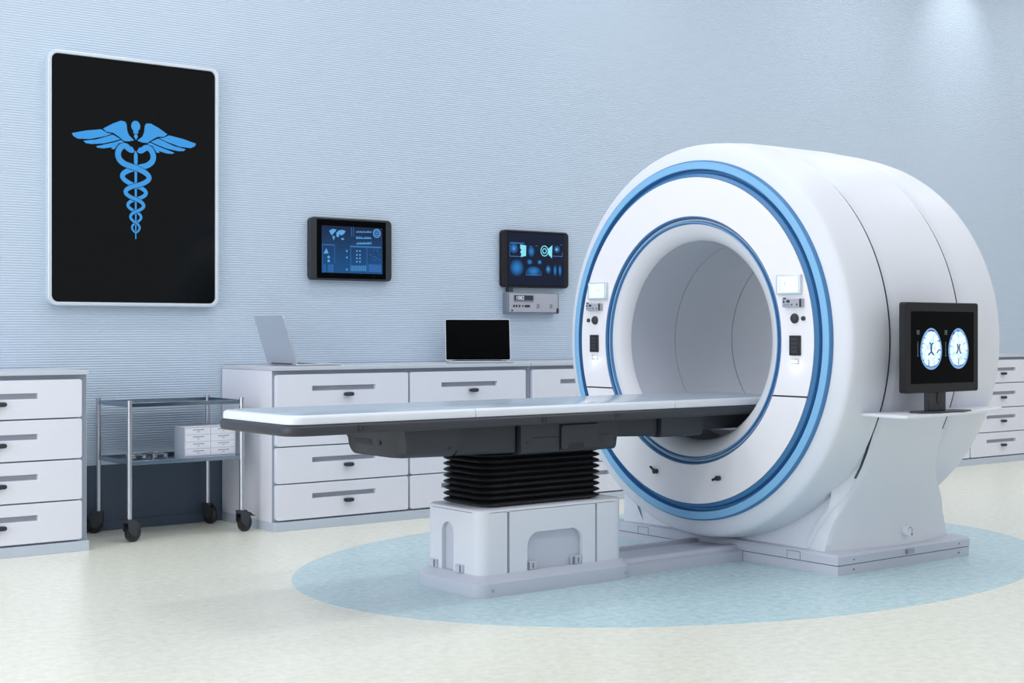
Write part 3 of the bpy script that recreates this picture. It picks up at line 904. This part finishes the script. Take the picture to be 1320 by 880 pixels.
# base plates
m = MB(); m.loft([rloop(5.031, 6.02, AY - .763, AY + .763, .008, .0, 2), rloop(5.031, 6.02, AY - .763, AY + .763, .008, .0435, 2)])
m.build('base_plate', M_BASEG, sc_, smooth=30)
m = MB(); m.loft([rloop(5.036, 6.015, AY - .758, AY + .758, .008, .0435, 2), rloop(5.036, 6.015, AY - .758, AY + .758, .008, .048, 2)])
m.build('base_seam', M_DARKGAP, sc_)
m = MB(); m.loft([rloop(5.029, 6.024, AY - .765, AY + .765, .01, .047, 2), rloop(5.029, 6.024, AY - .765, AY + .765, .01, .082, 2), rloop(5.034, 6.019, AY - .758, AY + .758, .012, .092, 2), rloop(5.048, 6.0, AY - .742, AY + .742, .02, .098, 2)])
bp_ = m.build('base_cover', M_BASEG, sc_, smooth=25)
for s_ in (-1, 1):
    ya, yb = sorted((AY + s_ * .468, AY + s_ * .548))
    for q in ((ya, yb, .0855, .0865), (ya, yb, .0485, .0495), (ya, ya + .0015, .049, .086), (yb - .0015, yb, .049, .086)):
        pass
    m = MB()
    m.box(5.0275, 5.0295, ya, yb, .083, .085); m.box(5.0275, 5.0295, ya, ya + .002, .05, .084); m.box(5.0275, 5.0295, yb - .002, yb, .05, .084)
    m.build('hatch', M_HINT, bp_)
o = MB().box(5.512, 5.578, AY - .769, AY - .764, .055, .079).build('latch', M_SLOT, bp_, bevel=0.002)
MB().box(5.512, 5.525, AY - .7705, AY - .768, .055, .077).build('catch', M_HINT, o)
for x, z_ in ((5.14, .066), (5.14, .022), (5.93, .066), (5.93, .022)):
    MB().cyl((x, AY - .766, z_), 1, .0045, .004, 10).build('screw', M_HINT, bp_)
# front, middle and rear shells
front = [(4.878, .862), (4.886, .882), (4.894, .905), (4.903, .928), (4.911, .939), (4.92, .944), (4.935, .9475), (4.96, .9515), (5.0, .956), (5.05, .960), (5.1, .9635), (5.122, .965), (5.135, .9635), (5.139, .957), (5.140, .915)]
R_(front).build('front_shell', M_WHITE, sc_, smooth=30)
R_([(5.14, .918), (5.69, .918)], m_=MB()).build('seam_core', M_DARKGAP, sc_, smooth=50)
rear = [(5.673, .915), (5.674, .9495), (5.698, .9575), (5.712, .961), (5.75, .9605), (5.85, .956), (5.93, .949), (5.98, .942), (6.01, .934), (6.033, .92), (6.045, .90), (6.05, .86), (6.05, .5)]
R_(rear).build('rear_shell', M_WHITE, sc_, smooth=30)
mid = [(5.159, .915), (5.160, .9515), (5.184, .961), (5.197, .965), (5.3, .966), (5.5, .966), (5.632, .965), (5.646, .9635), (5.650, .957), (5.651, .915)]
A0 = radians(-27)
R_(mid, 128, A0, pi - A0).build('middle_shell', M_WHITE, sc_, smooth=30)
R_([(5.1588, .92), (5.1588, .953)], 128, A0, pi - A0).build('seam_shade', M_SEAMSHADE, sc_)  # strip coloured dark where the joint would be occluded
R_([(5.6725, .92), (5.6725, .951)]).build('seam_shade', M_SEAMSHADE, sc_)
# flared side skirts of the middle section, down to the base
LV = [(.640, 5.172, 4.0395, 5.663, 4.0395, 0), (.614, 5.173, 4.0500, 5.664, 4.0500, 0), (.55, 5.178, 4.078, 5.671, 4.076, .002), (.48, 5.176, 4.108, 5.692, 4.105, .007), (.43, 5.166, 4.130, 5.722, 4.127, .012),
      (.40, 5.156, 4.143, 5.743, 4.139, .015), (.365, 5.141, 4.158, 5.775, 4.155, .018), (.336, 5.126, 4.170, 5.806, 4.168, .022), (.285, 5.097, 4.189, 5.852, 4.188, .028), (.236, 5.071, 4.205, 5.880, 4.205, .035), (.19, 5.057, 4.217, 5.905, 4.215, .043),
      (.15, 5.050, 4.226, 5.925, 4.221, .052), (.12, 5.047, 4.232, 5.940, 4.226, .06), (.096, 5.046, 4.236, 5.952, 4.230, .066)]
for s_ in (1, -1):
    m = MB(); L = []; gk = []
    for (z_, xa, ya, xb, yb, bg) in LV:
        row = []
        k_ = max(0, min(1, (.34 - z_) / .24))
        sx_, sy_ = xa - .013 * (1 - k_) + .020 * k_, ya + .011 + .092 * k_      # seam line
        gk.append([(p, AY + s_ * (q - AY), z_) for p, q in ((sx_ - .09 * max(0, min(1, (z_ - .28) / .2)), sy_ + .03 + .08 * max(0, min(1, (z_ - .28) / .2))), (sx_ - .0012, sy_ + .014), (sx_ - .0012, sy_))])
        row.append((sx_, sy_ + .02)); row.append((sx_, sy_)); row.append((xa + .012 * (1 - k_), ya + .003)); xa = xa + .024 * (1 - k_)
        inner = .05
        for i in range(25):
            u = i / 24; x = xa + (xb - xa) * u; y = ya + (yb - ya) * u - bg * (1 - (2 * u - 1) ** 2)
            row.append((x, y))
        row.append((xb - .008, yb + inner))
        L.append([(x, AY + s_ * (y - AY), z_) for x, y in row])
    m.loft(L, cap0=False, cap1=False, close=False)
    m.build('skirt', M_WHITE, sc_, smooth=45)
    ng = sum(1 for r_ in LV if r_[0] > .42)
    m = MB(); m.loft([g_[1:] for g_ in gk[:ng]], cap0=False, cap1=False, close=False); m.build('seam_shade', M_SEAMSHADE, sc_)
    m = MB(); m.loft(gk[ng - 1:], cap0=False, cap1=False, close=False); m.loft([g_[:2] for g_ in gk[:ng]], cap0=False, cap1=False, close=False); m.build('skirt_return', M_WHITE, sc_, smooth=45)
# pedestal body under the shells
PL = [(.096, 5.062, 5.94, .565), (.11, 5.066, 5.935, .585), (.14, 5.072, 5.92, .625), (.18, 5.08, 5.90, .66), (.24, 5.092, 5.875, .69), (.30, 5.105, 5.84, .708), (.40, 5.13, 5.78, .735), (.60, 5.165, 5.68, .78)]
m = MB(); m.loft([rloop(a, b, AY - h, AY + h, .03, z_, 5) for (z_, a, b, h) in PL]); m.build('pedestal', M_WHITE, sc_, smooth=60)
# blue outer rim, face panels, inner rim
rim = [(4.892, .866), (4.868, .8645), (4.862, .861), (4.859, .857), (4.856, .826), (4.858, .822), (4.884, .815), (4.884, .806), (4.862, .800), (4.850, .7845), (4.854, .7825), (4.87, .7825)]
m = MB()
for a_, b_, mi in ((0, 3, 1), (3, 5, 0), (5, 11, 1)):
    m.rev(rim[a_:b_ + 1], AY, AZ, 160, mi=mi)
m.build('outer_rim', [M_BLUE, M_BLUED], sc_, smooth=30)
R_([(4.858, .79), (4.858, .585)], m_=MB()).build('face_backing', M_DARKGAP, sc_)
ZC = .8055; gap = .0035


def face_panel(upper):
    m_ = MB(); nr, na = 8, 120; v = []; f_ = []
    for i in range(nr + 1):
        r = .5965 + (.7825 - .5965) * i / nr
        if upper:
            a = asin((ZC + gap - AZ) / r); a1, a2 = a, pi - a
        else:
            a = asin((ZC - gap - AZ) / r); a1, a2 = a, -pi - a
        for j in range(na + 1):
            t_ = a1 + (a2 - a1) * j / na
            v.append((4.849, AY - r * cos(t_), AZ + r * sin(t_)))
    for i in range(nr):
        for j in range(na):
            p = i * (na + 1) + j; f_.append((p, p + 1, p + na + 2, p + na + 1))
    m_.add(v, f_)
    return m_.build('face_panel', M_PANEL, sc_, solid=0.004)


fu = face_panel(True); fd = face_panel(False)
R_([(4.862, .5965), (4.848, .595), (4.8465, .592), (4.851, .588), (4.868, .584)]).build('inner_rim', M_BLUED, sc_, smooth=30)
R_([(4.868, .586), (4.860, .581), (4.866, .574)]).build('rim_strip', M_CREAM, sc_, smooth=30)
m = MB(); m.rev([(4.868, .5755), (4.853, .572), (4.850, .569)], AY, AZ, 160, mi=1); m.rev([(4.850, .569), (4.851, .566)], AY, AZ, 160, mi=0); m.rev([(4.851, .566), (4.866, .558)], AY, AZ, 160, mi=1)
m.build('inner_rim', [M_BLUE, M_BLUED], sc_, smooth=30)
R_([(4.864, .562), (4.865, .550), (4.870, .535), (4.880, .517), (4.894, .500), (4.912, .487), (4.925, .482)]).build('bore_flare', M_CREAM, sc_, smooth=60)
lin_ = [(4.922, .4815)]
for xs in (5.235, 5.661):
    lin_ += [(xs - .004, .4835), (xs - .003, .489), (xs + .003, .489), (xs + .004, .4835)]
lin_ += [(6.045, .4835), (6.05, .51)]
R_(lin_).build('bore_liner', M_BORE, sc_, smooth=30)

# devices on the face
XF = 4.847


def device_column(s_, mirror):
    # s_ = -1 is the side nearer the viewer
    yc = lambda d: AY + s_ * d
    def B(name, d0, d1, z0_, z1_, x0_, x1_, mt, parent=sc_, bevel=0.0):
        a, b = sorted((yc(d0), yc(d1)))
        return MB().box(x0_, x1_, a, b, AZ + z0_, AZ + z1_).build(name, mt, parent, bevel=bevel)
    scn = B('touch_panel', .575, .718, .207, .296, XF - .016, XF + .002, M_FRAME, bevel=0.004)
    B('display', .588, .706, .217, .288, XF - .0172, XF - .014, M_TOUCH, scn)
    for i in range(4):
        dd = .597 if s_ == -1 else .694
        B('icon', dd, dd + .008, .226 + i * .014, .232 + i * .014, XF - .0178, XF - .016, M_TOUCHM, scn)
    B('icon', .628, .634, .25, .262, XF - .0178, XF - .016, M_TOUCHM, scn)
    bxx = B('control_box', .617, .728, .150, .188, XF - .02, XF + .002, M_INSTR, bevel=0.003)
    o_ = -1 if s_ == -1 else 1
    # box face runs left to right as seen from the table side
    left = .617 if s_ == -1 else .728
    sg_ = 1 if s_ == -1 else -1
    def F(name, p0, p1, z0_, z1_, mt):
        return B(name, left + sg_ * p0, left + sg_ * p1, z0_, z1_, XF - .0215, XF - .019, mt, bxx)
    F('display', .026, .044, .171, .182, M_PRINT); F('switch', .006, .014, .170, .180, M_PRINT)
    F('button_row', .007, .045, .159, .164, M_PRINTL); F('button', .054, .060, .158, .165, M_PRINT); F('button', .082, .088, .158, .165, M_PRINT)
    F('side_edge', .100, .1105, .151, .187, M_CHAR); F('jack', .006, .022, .187, .193, M_CHAR)
    k = MB(); n = 24
    def rg(x, r, d): return [(x, yc(d) + r * cos(2 * pi * i / n), AZ + .1005 + r * sin(2 * pi * i / n)) for i in range(n)]
    k.loft([rg(XF + .002, .022, .675), rg(XF - .006, .022, .675), rg(XF - .008, .018, .675), rg(XF - .013, .017, .675), rg(XF - .015, .014, .675)])
    k.build('control_knob', M_CHAR2, sc_, smooth=40)
    k = MB(); k.loft([rg(XF + .002, .010, .7255), rg(XF - .008, .010, .7255), rg(XF - .010, .007, .7255)]); k.build('push_button', M_CHAR2, sc_, smooth=40)
    sk = B('socket', .648, .710, -.064, .025, XF - .010, XF + .002, M_BLACK, bevel=0.003)
    for i in range(4):
        B('contact', .660, .698, -.052 + i * .018, -.040 + i * .018, XF - .0112, XF - .009, M_CHAR2, sk)
    ld_ = B('label_plate', .655, .700, -.104, -.077, XF - .003, XF + .001, M_PANEL)
    for (a, b, c_, d) in ((.658, .664, -.082, -.079), (.672, .697, -.082, -.079), (.658, .664, -.102, -.099), (.672, .697, -.102, -.099), (.695, .698, -.102, -.079)):
        B('bracket_mark', a, b, c_, d, XF - .0038, XF - .0025, M_PRINTL, ld_)
    B('indicator_light', .676, .682, -.112, -.107, XF - .006, XF - .001, M_LED, ld_)
    pl_ = bpy.data.lights.new('panel_indicator_light', 'POINT'); pl_.energy = 0.02; pl_.shadow_soft_size = 0.01; pl_.color = (.93, .97, 1)
    po_ = bpy.data.objects.new('panel_indicator_light', pl_); COL.objects.link(po_); po_.location = (XF - .04, yc(.679), AZ - .11)


device_column(-1, False); device_column(1, True)
for d in (.2137, -.2116):
    m = MB(); y = AY + d; z_ = AZ - .646
    m.cyl((XF - .02, y, z_), 0, .012, .024, 18)
    m.tube([(XF - .014, y, z_), (XF - .016, y + .015, z_ + (.012 if d > 0 else -.004)), (XF - .018, y + .028, z_ + (.022 if d > 0 else -.010))], .006, 10)
    m.build('lever', M_BLACK, sc_, smooth=40)
# cap on the skirt
cp_ = MB(); n = 28; cx_, cz_ = 5.55, .160; yy = 4.157 - .006
def cr(y, r): return [(cx_ + r * cos(2 * pi * i / n), y, cz_ + r * sin(2 * pi * i / n)) for i in range(n)]
cp_.loft([cr(yy + .035, .028), cr(yy - .004, .028), cr(yy - .007, .025)])
cp_ = cp_.build('access_cap', M_WHITE, sc_, smooth=40)
MB().box(cx_ + .008, cx_ + .013, yy - .0085, yy - .004, .138, .150).build('key_slot', M_DARKGAP, cp_)
m = MB(); m.tube([(cx_ - .003 + .016 * cos(a), yy - .007, cz_ + .002 + .016 * sin(a)) for a in [pi * .35 + pi * 1.0 * i / 10 - pi * .5 for i in range(11)]], .0015, 6)
m.build('mark', M_HINT, cp_)
# shelf for the monitor
sh = [(5.05, 4.12), (5.015, 3.99), (4.985, 3.82), (4.984, 3.775), (5.0, 3.747), (5.035, 3.737), (5.1, 3.738), (5.21, 3.75), (5.327, 3.765), (5.46, 3.782), (5.58, 3.80), (5.69, 3.825), (5.78, 3.85), (5.90, 3.89), (5.96, 3.93), (5.97, 3.97), (5.97, 4.12)]
m = MB(); m.prism(sh, 2, .724, .738); m.build('shelf', M_WHITE, sc_, bevel=0.003)

# ------------------------------------------------------------------ monitor on the shelf
mo = thing('monitor', 'black flat monitor showing two brain scans on the scanner shelf', 'monitor', (5.33, 3.84, .738))
m = MB()
bs = [(5.165, 3.862), (5.18, 3.80), (5.25, 3.768), (5.44, 3.775), (5.53, 3.80), (5.50, 3.87), (5.36, 3.905), (5.22, 3.90)]
m.prism(bs, 2, .7382, .7445); m.build('foot', M_CHAR, mo, bevel=0.002)
m = MB(); m.box(5.268, 5.392, 3.836, 3.864, .744, .93); nk = m.build('neck', M_CHAR, mo, bevel=0.004)
MB().prism(rrect(5.325, 5.357, .772, .828, .0155, 6), 1, 3.833, 3.838).build('cable_hole', M_BLACK, nk)
m = MB(); m.prism(rrect(5.054, 5.581, .828, 1.2215, .012, 5), 1, 3.80, 3.834); m.build('housing', M_BEZEL, mo, bevel=0.003)
sx0, sx1, sz0, sz1 = 5.093, 5.546, .868, 1.182
MB().box(sx0, sx1, 3.799, 3.801, sz0, sz1).build('screen', M_SCRB, mo)


def brain_mat():
    m_ = bpy.data.materials.new('brain_scan'); m_.use_nodes = True; nt = m_.node_tree; p = nt.nodes['Principled BSDF']
    tc = nt.nodes.new('ShaderNodeTexCoord')
    v_ = nt.nodes.new('ShaderNodeTexNoise'); v_.inputs['Scale'].default_value = 55; v_.inputs['Detail'].default_value = 4
    nt.links.new(tc.outputs['Object'], v_.inputs['Vector'])
    r = nt.nodes.new('ShaderNodeValToRGB'); r.color_ramp.elements[0].position = .3; r.color_ramp.elements[1].position = .6
    r.color_ramp.elements[0].color = (*lin((165, 215, 250)), 1); r.color_ramp.elements[1].color = (*lin((236, 250, 255)), 1)
    nt.links.new(v_.outputs['Fac'], r.inputs[0]); nt.links.new(r.outputs[0], p.inputs['Emission Color'])
    p.inputs['Base Color'].default_value = (.02, .03, .04, 1); p.inputs['Emission Strength'].default_value = 0.95; p.inputs['Roughness'].default_value = .3
    return m_


M_BRAIN = brain_mat(); M_SKULL = mat('scan_skull', (20, 26, 40), 0.3, emit=(120, 168, 225), estr=0.85); M_VENT = mat('scan_dark_blue', (10, 18, 40), 0.3, emit=(24, 56, 110), estr=0.7)


def dm(X, Y):
    return (sx0 + (X - 33) / 680 * (sx1 - sx0), sz1 - (Y - 42) / (805 - 14 * (X - 33) / 680) * (sz1 - sz0))


for cx_, cy_, rx, ry in ((243, 458, 119, 232), (540, 454, 115, 228)):
    def egg(s, y_):
        out = []
        for i in range(36):
            a = 2 * pi * i / 36; w_ = 1 + .10 * sin(a)      # wider towards the bottom
            out.append(dm(cx_ + rx * s * cos(a) * w_ * .96, cy_ + ry * (s if s == 1 else s) * sin(a)))
        return out
    b = MB(); shape(b, egg(1, 0), 3.7982, .001); b = b.build('skull_outline', M_SKULL, mo)
    q = MB(); shape(q, egg(.86, 0), 3.7974, .001); q.build('brain_image', M_BRAIN, b)
    q = MB(); yv = 3.7967
    def stroke(pts, w):
        for i in range(len(pts) - 1):
            (xa, ya), (xb, yb) = pts[i], pts[i + 1]; d = Vector((xb - xa, yb - ya)).normalized()
            shape(q, [dm(xa - d.y * w, ya + d.x * w), dm(xb - d.y * w, yb + d.x * w), dm(xb + d.y * w, yb - d.x * w), dm(xa + d.y * w, ya - d.x * w)], yv, .0008)
    if cx_ < 300:
        stroke([(222, 388), (242, 412), (242, 490), (208, 528)], 6); stroke([(264, 388), (243, 412)], 6); stroke([(243, 490), (268, 528)], 7); stroke([(236, 420), (236, 480)], 4)
        stroke([(210, 262), (240, 252), (272, 263)], 8); stroke([(188, 645), (240, 660), (298, 640)], 4)
        stroke([(308, 370), (330, 372), (330, 352)], 5); stroke([(302, 505), (325, 465), (345, 478)], 5); stroke([(315, 568), (332, 580)], 6); stroke([(212, 650), (218, 600), (206, 575)], 3)
        for p in ([(148, 398), (172, 402)], [(140, 445), (156, 440)], [(136, 515), (152, 510)], [(152, 590), (166, 580)], [(165, 330), (180, 345)]): stroke(p, 3)
    else:
        stroke([(527, 402), (533, 440), (530, 480), (514, 512)], 6); stroke([(553, 402), (546, 440), (550, 480), (564, 512)], 6)
        stroke([(488, 270), (478, 300)], 7); stroke([(522, 258), (545, 256)], 7); stroke([(492, 638), (540, 652), (590, 632)], 4); stroke([(540, 560), (538, 640)], 3)
        for p in ([(440, 430), (476, 428)], [(590, 408), (605, 392), (628, 388)], [(445, 520), (458, 515)], [(600, 560), (625, 580)], [(455, 350), (462, 335)], [(598, 290), (606, 300)], [(618, 470), (640, 490)]): stroke(p, 3)
    q.build('ventricles', M_VENT, b)
q = MB()
for xx in (105, 403):
    for j, (a, b) in enumerate(((252, 262), (270, 280), (288, 298))):
        for i in range(3):
            p0 = dm(xx - 14 + i * 10, b); p1 = dm(xx - 8 + i * 10, a); rect(q, p0[0], p1[0], p0[1], p1[1], 3.7978)
    p0 = dm(xx - 6, 530); p1 = dm(xx - 3, 378); rect(q, p0[0], p1[0], p0[1], p1[1], 3.7978)
    p0 = dm(xx - 10, 540); p1 = dm(xx + 2, 532); rect(q, p0[0], p1[0], p0[1], p1[1], 3.7978)
q.build('scale_marks', glow('scan_marks', (90, 110, 120), .35), mo)['kind'] = 'stuff'
